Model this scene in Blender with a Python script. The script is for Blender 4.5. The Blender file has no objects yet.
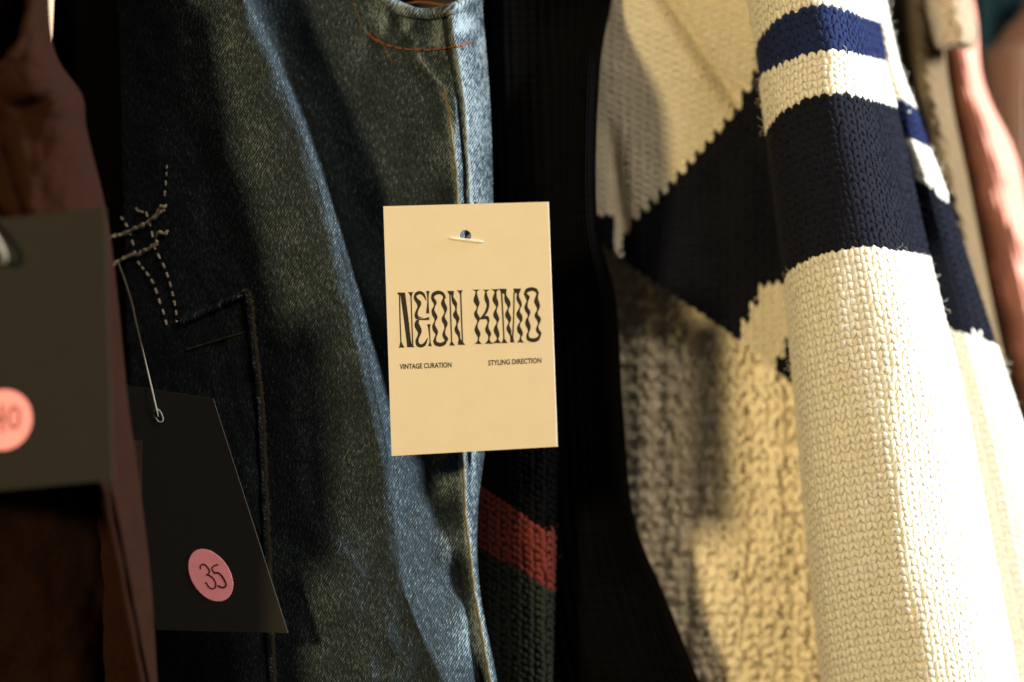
import bpy, bmesh, math, random
import numpy as np
from mathutils import Vector

random.seed(7)
rng = np.random.default_rng(7)
sc = bpy.context.scene
COL = sc.collection

# ------------------------------------------------------------------ camera
DIST = 0.75                       # camera to the cream tag, metres
SENSOR, LENS = 22.3, 50.0
K = SENSOR / LENS / 1024.0
cam_d = bpy.data.cameras.new('camera')
cam_d.sensor_width = SENSOR
cam_d.lens = LENS
cam_d.clip_start = 0.05
cam_d.clip_end = 50
cam_d.dof.use_dof = True
cam_d.dof.focus_distance = DIST + 0.007
cam_d.dof.aperture_fstop = 2.8
cam = bpy.data.objects.new('camera', cam_d)
cam.location = (0, -DIST, 0)
cam.rotation_euler = (math.radians(90), 0, 0)
COL.objects.link(cam)
sc.camera = cam

# ------------------------------------------------------------------ world and lamps
w = bpy.data.worlds.new('World')
sc.world = w
w.use_nodes = True
bg = w.node_tree.nodes['Background']
bg.inputs[0].default_value = (1.0, 0.86, 0.66, 1)
bg.inputs[1].default_value = 0.05


def lamp(name, kind, loc, power, col, size, target=(0, 0, 0)):
    l = bpy.data.lights.new(name, kind)
    l.energy = power
    l.color = col
    if kind == 'AREA':
        l.shape = 'DISK'
        l.size = size
    else:
        l.shadow_soft_size = size
    if kind == 'SPOT':
        l.spot_size = math.radians(40)
        l.spot_blend = 0.4
    o = bpy.data.objects.new(name, l)
    o.location = loc
    o.rotation_euler = (Vector(target) - Vector(loc)).to_track_quat('-Z', 'Y').to_euler()
    COL.objects.link(o)
    return o


lamp('warm_ceiling_spot', 'SPOT', (-1.02, -1.75, 0.52), 176, (1.0, 0.735, 0.35), 0.12)
lamp('daylight_window', 'AREA', (1.55, -0.28, 0.62), 112, (0.93, 0.98, 1.0), 0.6, (0.1, 0.02, 0))
lamp('shop_ceiling_light', 'AREA', (0.70, -1.30, 0.90), 11, (1.0, 0.83, 0.62), 0.5, (0.05, 0.05, 0))

sc.view_settings.view_transform = 'Standard'
sc.view_settings.look = 'None'
sc.view_settings.exposure = 0.0
sc.view_settings.gamma = 1.0

# ------------------------------------------------------------------ geometry helpers


def Wp(a):
    """(px, py, depth in mm) -> metres; depth 0 is the plane of the cream tag, positive is away."""
    a = np.asarray(a, float)
    y = a[..., 2] / 1000.0
    s = K * (DIST + y)
    return np.stack([(a[..., 0] - 512) * s, y, (341 - a[..., 1]) * s], -1)


def cr(A, n, axis=0, t=None):
    """Catmull-Rom through control points along an axis, n samples."""
    A = np.moveaxis(np.asarray(A, float), axis, 0)
    m = A.shape[0]
    if t is None:
        t = np.linspace(0, m - 1, n)
    i = np.clip(np.floor(t).astype(int), 0, m - 2)
    f = (t - i).reshape((-1,) + (1,) * (A.ndim - 1))
    P = np.concatenate([2 * A[:1] - A[1:2], A, 2 * A[-1:] - A[-2:-1]], 0)
    p0, p1, p2, p3 = P[i], P[i + 1], P[i + 2], P[i + 3]
    r = 0.5 * (2 * p1 + (p2 - p0) * f + (2 * p0 - 5 * p1 + 4 * p2 - p3) * f ** 2
               + (3 * p1 - p0 - 3 * p2 + p3) * f ** 3)
    return np.moveaxis(r, 0, axis)


def even(G):
    """re-space every row of a grid by its own arc length (mm space), then the rows by mean length."""
    def resample(G):
        q = G[..., :3] * np.array([0.33, 0.33, 1.0])
        out = np.empty_like(G)
        for i in range(G.shape[0]):
            s = np.r_[0, np.cumsum(np.linalg.norm(np.diff(q[i], axis=0), axis=1))]
            t = np.linspace(0, s[-1], G.shape[1])
            for c in range(G.shape[2]):
                out[i, :, c] = np.interp(t, s, G[i, :, c])
        return out
    G = resample(G)
    q = G[..., :3] * np.array([0.33, 0.33, 1.0])
    s = np.r_[0, np.cumsum(np.linalg.norm(np.diff(q, axis=0), axis=2).mean(1))]
    t = np.linspace(0, s[-1], G.shape[0])
    out = np.empty_like(G)
    for j in range(G.shape[1]):
        for c in range(G.shape[2]):
            out[:, j, c] = np.interp(t, s, G[:, j, c])
    return out


def grid(rows, nv, nu, ev=False):
    A = np.array(rows, float)
    G = cr(cr(A, nu, 1), nv, 0)
    return even(G) if ev else G


_lat = rng.random((128, 128))


def noise(x, y, seed=0):
    x = np.asarray(x, float) + seed * 17.31
    y = np.asarray(y, float) + seed * 9.77
    xi, yi = np.floor(x).astype(int), np.floor(y).astype(int)
    fx, fy = x - xi, y - yi
    fx = fx * fx * (3 - 2 * fx)
    fy = fy * fy * (3 - 2 * fy)
    g = lambda a, b: _lat[a % 128, b % 128]
    return ((g(xi, yi) * (1 - fx) + g(xi + 1, yi) * fx) * (1 - fy)
            + (g(xi, yi + 1) * (1 - fx) + g(xi + 1, yi + 1) * fx) * fy) * 2 - 1


def fbm(x, y, oct=3, seed=0):
    r = 0
    a = 1
    for o in range(oct):
        r = r + a * noise(x * 2 ** o, y * 2 ** o, seed + o)
        a *= 0.5
    return r


def thing(name, label, cat, base, group=None):
    o = bpy.data.objects.new(name, None)
    o.empty_display_size = 0.02
    COL.objects.link(o)
    o.location = tuple(Wp(base))
    o['label'] = label
    o['category'] = cat
    if group:
        o['group'] = group
    return o


def mesh(name, V, F, mats, parent=None, fm=None, smooth=True, uv=None, attr=None):
    """V (n,3) world metres; F (m,k) array or list of faces; uv per vertex; fm material index per face."""
    V = np.asarray(V, float).reshape(-1, 3)
    top = parent
    off = np.zeros(3)
    while top is not None:
        off = off + np.array(top.location)
        top = top.parent
    V = V - off
    me = bpy.data.meshes.new(name)
    if isinstance(F, np.ndarray):
        n, k = F.shape
        me.vertices.add(len(V))
        me.vertices.foreach_set('co', V.astype(np.float32).ravel())
        me.loops.add(n * k)
        me.loops.foreach_set('vertex_index', F.astype(np.int32).ravel())
        me.polygons.add(n)
        me.polygons.foreach_set('loop_start', np.arange(0, n * k, k, dtype=np.int32))
    else:
        me.from_pydata([tuple(v) for v in V], [], [tuple(f) for f in F])
    me.update(calc_edges=True)
    me.validate()
    for m in (mats if isinstance(mats, (list, tuple)) else [mats]):
        me.materials.append(m)
    if fm is not None:
        me.polygons.foreach_set('material_index', np.asarray(fm, np.int32))
    me.polygons.foreach_set('use_smooth', np.full(len(me.polygons), smooth, bool))
    if uv is not None:
        li = np.empty(len(me.loops), np.int32)
        me.loops.foreach_get('vertex_index', li)
        l = me.uv_layers.new(name='UVMap')
        l.data.foreach_set('uv', np.asarray(uv, np.float32).reshape(-1, 2)[li].ravel())
    if attr is not None:
        a = me.attributes.new('wear_shade', 'FLOAT', 'POINT')
        a.data.foreach_set('value', np.asarray(attr, np.float32).ravel())
    me.update()
    o = bpy.data.objects.new(name, me)
    COL.objects.link(o)
    if parent is not None:
        o.parent = parent
    return o


def quads(nv, nu, base=0, wrap=False):
    i = np.arange(nv - 1)[:, None]
    j = np.arange(nu if wrap else nu - 1)[None, :]
    j2 = (j + 1) % nu
    a = i * nu + j
    b = i * nu + j2
    c = (i + 1) * nu + j2
    d = (i + 1) * nu + j
    return np.stack([a, d, c, b], -1).reshape(-1, 4) + base


def cloth(name, G, mat, parent, back=12.0, cut=None, fm=None, attr=None):
    """a closed hanging tube of cloth: the front is the grid, the back bulges away by 'back' mm."""
    nv, nu = G.shape[:2]
    u = np.linspace(0, 1, nu)
    B = G.copy()[:, 1:-1]
    prof = np.sqrt(np.clip(4 * u * (1 - u), 0, 1))[1:-1]
    lo = G[:, :1, 2] * (1 - u[None, 1:-1]) + G[:, -1:, 2] * u[None, 1:-1]
    B[..., 2] = np.maximum(G[:, 1:-1, 2] + 1.2, lo + back * prof)
    ring = np.concatenate([G, B[:, ::-1]], 1)
    V = Wp(ring[..., :3]).reshape(-1, 3)
    F = quads(nv, ring.shape[1], wrap=True)
    if cut is not None:
        c = ring.reshape(-1, ring.shape[2])[F].mean(1)
        isfront = (F % ring.shape[1]).max(1) < nu
        keep = ~(cut(c[:, 0], c[:, 1]) & isfront)
        F = F[keep]
    uv = np.stack([ring[..., 0] * 0.33, -ring[..., 1] * 0.33], -1)
    at = ring[..., 3] if (attr and ring.shape[2] > 3) else None
    return mesh(name, V, F, mat, parent, uv=uv, attr=at)


def tube(pts, r, seg=6, closed=False):
    """V, F of a tube through pts (world metres); r scalar or per point (metres)."""
    P = np.asarray(pts, float)
    n = len(P)
    r = np.broadcast_to(np.asarray(r, float), (n,))
    T = np.gradient(P, axis=0)
    T /= np.linalg.norm(T, axis=1)[:, None] + 1e-12
    ref = np.where(np.abs(T[:, 1:2]) > 0.9, np.array([[1., 0, 0]]), np.array([[0., 1, 0]]))
    A = np.cross(T, ref)
    A /= np.linalg.norm(A, axis=1)[:, None] + 1e-12
    Bn = np.cross(T, A)
    th = np.arange(seg) / seg * 2 * math.pi
    V = P[:, None] + r[:, None, None] * (A[:, None] * np.cos(th)[None, :, None] + Bn[:, None] * np.sin(th)[None, :, None])
    F = [tuple(q) for q in quads(n, seg, wrap=True)]
    F.append(tuple(range(seg)))
    F.append(tuple(range((n - 1) * seg, n * seg))[::-1])
    return V.reshape(-1, 3), F


def join(parts):
    V, F = [], []
    b = 0
    for v, f in parts:
        V.append(np.asarray(v).reshape(-1, 3))
        F += [tuple(int(i) + b for i in q) for q in f]
        b += len(V[-1])
    return np.concatenate(V), F


def tubes(name, lines, mat, parent, seg=6):
    V, F = join([tube(p, r, seg) for p, r in lines])
    return mesh(name, V, F, mat, parent)


def knit(name, G, NA, NB, colour, mats, parent, r=0.62, back=10.0, fuzz=0, jitter=0.06, flat=0.28):
    """stockinette: every stitch is two real yarn legs on the surface of the grid G; colour(px,py)->slot."""
    nv, nu = G.shape[:2]
    Wg = Wp(G[..., :3])

    def S(A, v, u):
        v = np.clip(v, 0, 1) * (nv - 1)
        u = np.clip(u, 0, 1) * (nu - 1)
        i = np.clip(v.astype(int), 0, nv - 2)
        j = np.clip(u.astype(int), 0, nu - 2)
        fv = (v - i)[..., None]
        fu = (u - j)[..., None]
        return (A[i, j] * (1 - fv) * (1 - fu) + A[i + 1, j] * fv * (1 - fu)
                + A[i, j + 1] * (1 - fv) * fu + A[i + 1, j + 1] * fv * fu)
    dv = np.gradient(Wg, axis=0)
    du = np.gradient(Wg, axis=1)
    N = np.cross(du, dv)
    N /= np.linalg.norm(N, axis=2)[..., None] + 1e-12
    if N[..., 1].mean() > 0:
        N = -N
    bi, ai = np.meshgrid(np.arange(NB), np.arange(NA), indexing='ij')
    bi = bi.ravel() + 0.5
    ai = ai.ravel() + 0.5
    cen = S(G, bi / NB, ai / NA)
    col = colour(cen[:, 0], cen[:, 1])
    t = np.linspace(0, 1, 6)
    Vs, Fs, Ms = [], [], []
    base = 0
    NS = 6
    for s in (-1, 1):
        jx = rng.normal(0, jitter, (len(ai), 1))
        jy = rng.normal(0, jitter, (len(ai), 1))
        lx = s * (0.05 + 0.40 * t ** 0.8)[None, :] + jx * 0.6
        ly = (0.54 - 1.12 * t)[None, :] + jy
        u = (ai[:, None] + lx) / NA
        v = (bi[:, None] + ly) / NB
        c = S(Wg, v, u)
        n = S(N, v, u)
        n /= np.linalg.norm(n, axis=2)[..., None] + 1e-12
        h = (0.22 + (flat + 0.05) * np.sin(math.pi * np.clip(t * 0.9 + 0.08, 0, 1))) * r * 0.001
        c = c + n * h[None, :, None]
        tg = np.gradient(c, axis=1)
        tg /= np.linalg.norm(tg, axis=2)[..., None] + 1e-12
        sd = np.cross(n, tg)
        rr = r * 0.001 * np.array([0.55, 0.9, 1.0, 1.0, 0.9, 0.5])[None, :, None] \
            * (1 + rng.normal(0, 0.08, (len(ai), 1, 1)))
        th = np.arange(NS) / NS * 2 * math.pi
        V = c[:, :, None] + (sd * rr)[:, :, None] * np.cos(th)[None, None, :, None] * 1.15 \
            + (n * rr)[:, :, None] * np.sin(th)[None, None, :, None] * flat
        ns = V.shape[0]
        q = quads(6, NS, wrap=True)
        F = (np.arange(ns) * 6 * NS)[:, None, None] + q[None] + base
        Vs.append(V.reshape(-1, 3))
        Fs.append(F.reshape(-1, 4))
        Ms.append(np.repeat(col, len(q)))
        base += ns * 6 * NS
    if fuzz:                      # stray fibres lifting off the yarn
        k = rng.integers(0, len(ai), fuzz)
        v0 = (bi[k] + rng.uniform(-.5, .5, fuzz)) / NB
        u0 = (ai[k] + rng.uniform(-.5, .5, fuzz)) / NA
        c0 = S(Wg, v0, u0)
        n0 = S(N, v0, u0)
        d0 = rng.normal(0, 1, (fuzz, 3))
        d0 /= np.linalg.norm(d0, axis=1)[:, None]
        ln = rng.uniform(1.0, 3.2, fuzz)[:, None] * 0.001
        tt = np.linspace(0, 1, 5)
        c = c0[:, None] + n0[:, None] * (r * 0.0006 + ln[:, None] * 0.45 * np.sin(tt * 2.6)[None, :, None]) + (d0 * ln)[:, None] * tt[None, :, None]
        e1 = np.cross(d0, n0)
        e1 /= np.linalg.norm(e1, axis=1)[:, None] + 1e-9
        e2 = np.cross(d0, e1)
        th = np.arange(3) / 3 * 2 * math.pi
        V = c[:, :, None] + 0.00005 * (e1[:, None, None] * np.cos(th)[None, None, :, None] + e2[:, None, None] * np.sin(th)[None, None, :, None])
        q = quads(5, 3, wrap=True)
        Vs.append(V.reshape(-1, 3))
        Fs.append(((np.arange(fuzz) * 15)[:, None, None] + q[None] + base).reshape(-1, 4))
        Ms.append(np.repeat(col[k], len(q)))
        base += fuzz * 15
    # the ground cloth the legs stand on, with its back
    g2 = G[::max(1, nv // (NB * 2)), ::max(1, nu // (NA * 2))]
    F2 = g2.copy()
    F2[..., 2] += (flat - 0.36) * r
    a, b = F2.shape[:2]
    uu = np.linspace(0, 1, b)
    B = F2[:, 1:-1].copy()
    lo = F2[:, :1, 2] * (1 - uu[None, 1:-1]) + F2[:, -1:, 2] * uu[None, 1:-1]
    B[..., 2] = np.maximum(F2[:, 1:-1, 2] + 1.0, lo + back * np.sqrt(np.clip(4 * uu * (1 - uu), 0, 1))[1:-1])
    ring = np.concatenate([F2, B[:, ::-1]], 1)
    q = quads(a, ring.shape[1], wrap=True)
    cc = ring.reshape(-1, ring.shape[2])[q].mean(1)
    Vs.append(Wp(ring[..., :3]).reshape(-1, 3))
    Fs.append(q + base)
    Ms.append(colour(cc[:, 0], cc[:, 1]))
    return mesh(name, np.concatenate(Vs), np.concatenate(Fs), mats, parent, fm=np.concatenate(Ms))


# ------------------------------------------------------------------ materials


class NT:
    def __init__(s, name):
        s.m = bpy.data.materials.new(name)
        s.m.use_nodes = True
        s.t = s.m.node_tree
        s.b = s.t.nodes['Principled BSDF']

    def n(s, typ, **kw):
        x = s.t.nodes.new(typ)
        for k, v in kw.items():
            setattr(x, k, v)
        return x

    def l(s, a, b):
        s.t.links.new(a, b)

    def ramp(s, fac, stops):
        r = s.n('ShaderNodeValToRGB')
        e = r.color_ramp.elements
        while len(e) < len(stops):
            e.new(0.5)
        for q, (p, c) in zip(e, stops):
            q.position = p
            q.color = (c[0], c[1], c[2], 1)
        s.l(fac, r.inputs[0])
        return r.outputs[0]

    def math(s, op, a, b=None, clamp=False):
        x = s.n('ShaderNodeMath', operation=op)
        x.use_clamp = clamp
        for i, q in enumerate((a, b)):
            if q is None:
                continue
            if isinstance(q, (int, float)):
                x.inputs[i].default_value = q
            else:
                s.l(q, x.inputs[i])
        return x.outputs[0]

    def bump(s, h, strength, dist):
        b = s.n('ShaderNodeBump')
        b.inputs['Strength'].default_value = strength
        b.inputs['Distance'].default_value = dist
        s.l(h, b.inputs['Height'])
        s.l(b.outputs[0], s.b.inputs['Normal'])


def coords(t, kind='UV', rot=0.0, scale=(1, 1, 1)):
    tc = t.n('ShaderNodeTexCoord')
    mp = t.n('ShaderNodeMapping')
    mp.inputs['Rotation'].default_value = (0, 0, rot)
    mp.inputs['Scale'].default_value = scale
    t.l(tc.outputs[kind], mp.inputs[0])
    return mp.outputs[0]


def tex(t, vec, scale, detail=3, rough=0.55):
    n = t.n('ShaderNodeTexNoise')
    n.inputs['Scale'].default_value = scale
    n.inputs['Detail'].default_value = detail
    n.inputs['Roughness'].default_value = rough
    t.l(vec, n.inputs['Vector'])
    return n.outputs['Fac']


def fabric(name, col, var=0.25, scale=1500, rough=0.95, bump=0.4, sheen=0.0, dist=0.0004, spec=0.1, sss=0.0):
    t = NT(name)
    v = coords(t, 'Object')
    f = tex(t, v, scale, 3)
    big = tex(t, v, scale * 0.06, 2)
    f2 = t.math('ADD', t.math('MULTIPLY', f, 0.7), t.math('MULTIPLY', big, 0.3))
    lo = [c * (1 - var) for c in col]
    hi = [min(1, c * (1 + var)) for c in col]
    t.l(t.ramp(f2, [(0.3, lo), (0.7, hi)]), t.b.inputs['Base Color'])
    t.b.inputs['Roughness'].default_value = rough
    t.b.inputs['Specular IOR Level'].default_value = spec
    t.b.inputs['Sheen Weight'].default_value = sheen
    if sss:
        t.b.inputs['Subsurface Weight'].default_value = sss
        t.b.inputs['Subsurface Radius'].default_value = (1.0, 0.8, 0.6)
        t.b.inputs['Subsurface Scale'].default_value = 0.0025
    t.b.inputs['Sheen Roughness'].default_value = 0.6
    if bump:
        t.bump(f, bump, dist)
    return t.m


def denim_mat(name, dark, mid, light):
    t = NT(name)
    a = coords(t, 'UV', math.radians(30), (1.4, 0.46, 1))
    g1 = tex(t, a, 1.0, 2, 0.5)
    a2 = coords(t, 'UV', math.radians(30), (2.5, 0.85, 1))
    g2 = tex(t, a2, 1.0, 1, 0.5)
    wv = t.n('ShaderNodeTexWave', wave_type='BANDS', bands_direction='X')
    wv.inputs['Scale'].default_value = 0.42
    wv.inputs['Distortion'].default_value = 3.0
    wv.inputs['Detail'].default_value = 2
    wv.inputs['Detail Scale'].default_value = 1.3
    t.l(coords(t, 'UV', math.radians(30), (1, 1, 1)), wv.inputs['Vector'])
    g = t.math('ADD', t.math('MULTIPLY', g1, 0.55), t.math('MULTIPLY', g2, 0.35))
    g = t.math('ADD', g, t.math('MULTIPLY', wv.outputs['Fac'], 0.16))
    at = t.n('ShaderNodeAttribute', attribute_name='wear_shade')
    blot = tex(t, coords(t, 'UV', 0, (0.09, 0.05, 1)), 1.0, 3)
    wr = t.math('ADD', at.outputs['Fac'], t.math('MULTIPLY', t.math('SUBTRACT', blot, 0.5), 0.35))
    # grain contrast around the wear level
    f = t.math('ADD', t.math('MULTIPLY', t.math('SUBTRACT', g, 0.52), 2.35), wr, clamp=True)
    t.l(t.ramp(f, [(0.0, dark), (0.45, mid), (1.0, light)]), t.b.inputs['Base Color'])
    t.b.inputs['Roughness'].default_value = 0.9
    t.b.inputs['Specular IOR Level'].default_value = 0.15
    t.bump(g, 0.7, 0.0005)
    return t.m


def plain(name, col, rough=0.6, spec=0.3, noise_amt=0.06, scale=300):
    t = NT(name)
    f = tex(t, coords(t, 'Object'), scale, 3)
    t.l(t.ramp(f, [(0.3, [c * (1 - noise_amt) for c in col]), (0.7, [min(1, c * (1 + noise_amt)) for c in col])]),
        t.b.inputs['Base Color'])
    t.b.inputs['Roughness'].default_value = rough
    t.b.inputs['Specular IOR Level'].default_value = spec
    return t.m


M = {}
M['denim'] = denim_mat('denim', (0.007, 0.010, 0.012), (0.024, 0.038, 0.048), (0.185, 0.225, 0.245))
M['denim_in'] = fabric('denim_inside', (0.03, 0.03, 0.03))
M['gold_thread'] = fabric('gold_thread', (0.10, 0.085, 0.052), 0.4, 2500)
M['olive_thread'] = fabric('olive_thread', (0.055, 0.05, 0.034), 0.5, 2500)
M['orange_thread'] = fabric('orange_thread', (0.15, 0.058, 0.026), 0.35, 2500)
M['white_thread'] = fabric('white_thread', (0.62, 0.56, 0.47), 0.3, 2500)
M['grey_thread'] = fabric('grey_thread', (0.20, 0.18, 0.145), 0.2, 2500)
M['brown'] = fabric('brown_cotton', (0.0145, 0.0056, 0.0033), 0.25, 900, spec=0.03)
M['lining'] = fabric('olive_lining', (0.035, 0.034, 0.014), 0.5, 200)
M['tag_shade'] = fabric('tag_shade_brown', (0.010, 0.0045, 0.003), 0.3, 700, spec=0.03)  # near-black brown, the shadow under the tag put into the colour
M['beige_tab'] = fabric('beige_tab', (0.42, 0.31, 0.2), 0.15)
M['black_cloth'] = fabric('black_cloth', (0.0014, 0.0014, 0.0016), 0.3, spec=0.0)
M['black_wool'] = fabric('black_wool', (0.002, 0.002, 0.0024), 0.35, spec=0.03)
M['red_wool'] = fabric('red_wool', (0.085, 0.0115, 0.006), 0.4, 1200, sheen=0.05)
M['green_wool'] = fabric('dark_green_wool', (0.012, 0.014, 0.009), 0.4, 1200)
M['cream_yarn'] = fabric('cream_yarn', (0.78, 0.72, 0.58), 0.05, 1800, sheen=0.05, sss=0.5)
M['navy_yarn'] = fabric('navy_yarn', (0.0045, 0.0055, 0.012), 0.25, 1800, sheen=0.02)
M['blue_yarn'] = fabric('royal_blue_yarn', (0.009, 0.016, 0.06), 0.25, 1800, sheen=0.02)
M['aran'] = fabric('aran_wool', (0.86, 0.80, 0.66), 0.08, 900, bump=0.6, dist=0.0006)
M['beige'] = fabric('beige_wool', (0.125, 0.085, 0.045), 0.25, 700, bump=0.8, dist=0.001)
M['beige_cuff'] = fabric('beige_cuff_wool', (0.26, 0.20, 0.135), 0.25, 700, bump=0.8, dist=0.001)
M['pink'] = fabric('salmon_knit', (0.54, 0.235, 0.175), 0.15, 800)
M['teal'] = fabric('teal_cloth', (0.055, 0.14, 0.19), 0.25, 500)
M['taupe'] = fabric('taupe_knit', (0.42, 0.30, 0.21), 0.15, 800)
M['card'] = plain('cream_card', (0.63, 0.585, 0.50), 0.55, 0.3, 0.018, 150)
M['ink'] = plain('black_ink', (0.012, 0.010, 0.010), 0.6, 0.2)
M['black_card'] = plain('black_card', (0.0135, 0.0122, 0.0095), 0.75, 0.12, 0.1, 900)
M['card_edge'] = plain('card_edge', (0.035, 0.03, 0.024), 0.8)
M['sticker'] = plain('pink_sticker', (0.92, 0.32, 0.34), 0.55, 0.3, 0.04)
M['pen'] = plain('pen_ink', (0.05, 0.008, 0.012), 0.6, 0.2)
t = NT('clear_plastic')
t.b.inputs['Base Color'].default_value = (0.9, 0.88, 0.82, 1)
t.b.inputs['Roughness'].default_value = 0.25
t.b.inputs['IOR'].default_value = 1.3
t.b.inputs['Transmission Weight'].default_value = 0.4
M['plastic'] = t.m
M['wall'] = plain('dark_wall', (0.012, 0.011, 0.010), 0.9, 0.1)

# ------------------------------------------------------------------ the back of the rail
wx = Wp([(-900, -700, 700), (1900, -700, 700), (1900, 1400, 700), (-900, 1400, 700)])
wl = mesh('wall', np.concatenate([wx, wx + np.array([0, 0.05, 0])]),
          [(0, 1, 2, 3), (7, 6, 5, 4), (0, 4, 5, 1), (1, 5, 6, 2), (2, 6, 7, 3), (3, 7, 4, 0)], M['wall'], smooth=False)
wl['kind'] = 'structure'

# ------------------------------------------------------------------ black coat behind, at the left
bc = thing('black_coat', 'black coat hanging in the gap between the brown vest and the blue denim', 'coat', (80, 760, 110))
xs = [-120, -40, 30, 80, 130, 190, 240]
rows = []
for py in (-120, 120, 380, 620, 800):
    rows.append([(x, py, 120 + (14 if i % 2 else -8) + (50 if i in (0, 6) else 0)) for i, x in enumerate(xs)])
G = grid(rows, 80, 80)
G[..., 2] += 4 * fbm(G[..., 0] / 60, G[..., 1] / 160, 2, 3)
cloth('body', G, M['black_cloth'], bc, 40)

# ------------------------------------------------------------------ denim vest
dv = thing('denim_vest', 'faded blue denim garment with orange stitched armhole, worn ridge and patch pocket', 'denim vest', (320, 760, 40))
# columns: left edge .. ridge (4,5) .. valley (6,7) .. panel .. seam (10) .. right edge ; (x, d, wear)
DR = {  # upper ridge levels darkened to stand in for the daylight missing there
    -90: [(112, 55, 0.20), (140, 30, 0.22), (170, 14, 0.29), (198, 3, 0.24), (214.8, -2, 0.15), (219, 4, 0.15), (229, 34, 0.17), (285, 36, 0.18), (360, 30, 0.24), (424, 24, 0.24), (448, 20, 0.44), (476, 42, 0.47)],
    0: [(118, 52, 0.20), (152, 28, 0.22), (190, 13, 0.32), (224, 1, 0.29), (243.15, -3, 0.15), (248, 4, 0.15), (258, 36, 0.17), (308, 38, 0.18), (376, 31, 0.24), (432, 23, 0.29), (455, 19, 0.51), (482, 42, 0.53)],
    120: [(121, 48, 0.20), (165, 29, 0.22), (215, 13, 0.27), (262, 0, 0.29), (292.55, -4, 0.15), (300, 3, 0.15), (311, 40, 0.17), (352, 40, 0.18), (402, 32, 0.23), (440, 24, 0.22), (461, 17, 0.49), (491, 40, 0.55)],
    270: [(125, 50, 0.20), (180, 30, 0.22), (245, 13, 0.24), (300, 0, 0.27), (338.25, -6, 0.28), (348, 2, 0.24), (359, 40, 0.17), (392, 40, 0.15), (425, 32, 0.18), (447, 24, 0.23), (466, 18, 0.44), (493, 40, 0.53)],
    420: [(128, 50, 0.20), (190, 30, 0.22), (268, 14, 0.24), (332, 1, 0.24), (373.3, -7, 0.18), (385, 9, 0.18), (398, 24, 0.14), (419, 28, 0.15), (440, 28, 0.23), (455, 22, 0.27), (465, 18, 0.41), (488, 36, 0.23)],
    510: [(130, 50, 0.17), (192, 30, 0.22), (278, 14, 0.24), (344, 4, 0.24), (390.3, 1, 0.17), (398.49, 6, 0.21), (416, 11, 0.18), (429, 15, 0.21), (443, 18, 0.35), (455, 19, 0.23), (467, 16, 0.44), (478, 32, 0.21)],
    590: [(132, 50, 0.17), (196, 30, 0.22), (288, 14, 0.24), (352, 3, 0.29), (399.35, -2, 0.14), (408.905, 0, 0.23), (430, 5, 0.21), (443, 9, 0.23), (456, 12, 0.35), (466, 16, 0.23), (476, 15, 0.44), (480, 30, 0.21)],
    680: [(135, 52, 0.17), (200, 32, 0.22), (296, 15, 0.24), (362, 5, 0.30), (426, 0, 0.14), (444.2, -1, 0.23), (463, 3, 0.24), (472, 7, 0.24), (480, 14, 0.30), (487, 14, 0.34), (492, 14, 0.44), (497, 30, 0.21)],
    790: [(138, 52, 0.17), (205, 32, 0.22), (305, 16, 0.24), (375, 7, 0.29), (454.25, 2, 0.12), (479.275, 0, 0.21), (496, 6, 0.23), (500, 12, 0.24), (503, 14, 0.29), (506, 14, 0.29), (509, 14, 0.39), (513, 30, 0.21)],
}
ctrl = [[(x, py, d, wr) for (x, d, wr) in DR[py]] for py in sorted(DR)]
A = np.array(ctrl, float)
pys = np.array(sorted(DR), float)
nv, nu = 560, 330
tv = np.interp(np.linspace(pys[0], pys[-1], nv), pys, np.arange(len(pys)))
DG = cr(cr(A, nu, 1), nv, 0, tv)
X, Y = DG[..., 0], DG[..., 1]
uu = np.linspace(0, 11, nu)[None, :]
edge = np.clip(np.minimum(uu, 11 - uu) / 1.5, 0, 1)
DG[..., 2] += edge * (2.2 * fbm(X / 70, Y / 130, 3, 1) + 0.7 * fbm(X / 18, Y / 30, 2, 5))
# puckers of the armhole band and of the side seam
band = np.exp(-((Y - 30) / 26) ** 2) * np.clip((X - 350) / 30, 0, 1) * np.clip((494 - X) / 8, 0, 1)
DG[..., 2] += band * 2.0 * np.sin(X / 5.2 + 0.6 * np.sin(Y / 17)) * (0.6 + 0.4 * noise(X / 30, Y / 40, 9))
DG[..., 3] += band * (0.12 + 0.42 * noise(X / 11, Y / 19, 23))
top_rim = np.exp(-(((X - 427) / 60) ** 2 + ((Y + 6) / 26) ** 2))
DG[..., 3] += 0.18 * top_rim
seam_x = np.interp(Y, pys, [DR[p][10][0] for p in sorted(DR)])
gx = np.interp(Y, [-60, 10, 50, 100, 170, 300, 420, 510, 590, 680, 790], [440, 443, 449, 459, 464, 468, 467, 469, 477, 493, 511])
low = np.clip((520 - Y) / 60, 0, 1)
dark_groove = np.exp(-((X - gx) / 2.4) ** 2) * low
DG[..., 2] += 2.6 * dark_groove - 2.6 * np.exp(-((X - gx - 8) / 4.6) ** 2) * low
DG[..., 3] += -0.30 * dark_groove + 0.34 * np.exp(-((X - gx - 5) / 3.6) ** 2) * low  # seam wear, with groove shade and warm light on the ridge painted in
sx_ = np.interp(Y, [40, 60, 88, 120, 170, 270, 420, 510, 590, 680, 790], [414, 422, 444, 450, 456, 461, 462, 465, 474, 490, 507])
ridge_ = np.exp(-((X - sx_ + 1) / 4.5) ** 2) * np.clip((Y - 46) / 12, 0, 1)
DG[..., 2] += -2.0 * ridge_ + 1.8 * np.exp(-((X - sx_ + 14) / 7) ** 2) * np.clip((Y - 50) / 14, 0, 1) * np.clip((150 - Y) / 50, 0, 1)
DG[..., 3] += 0.36 * ridge_ - 0.12 * np.exp(-((X - sx_ + 15) / 8) ** 2) * np.clip((Y - 50) / 14, 0, 1) * np.clip((180 - Y) / 60, 0, 1)
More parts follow.
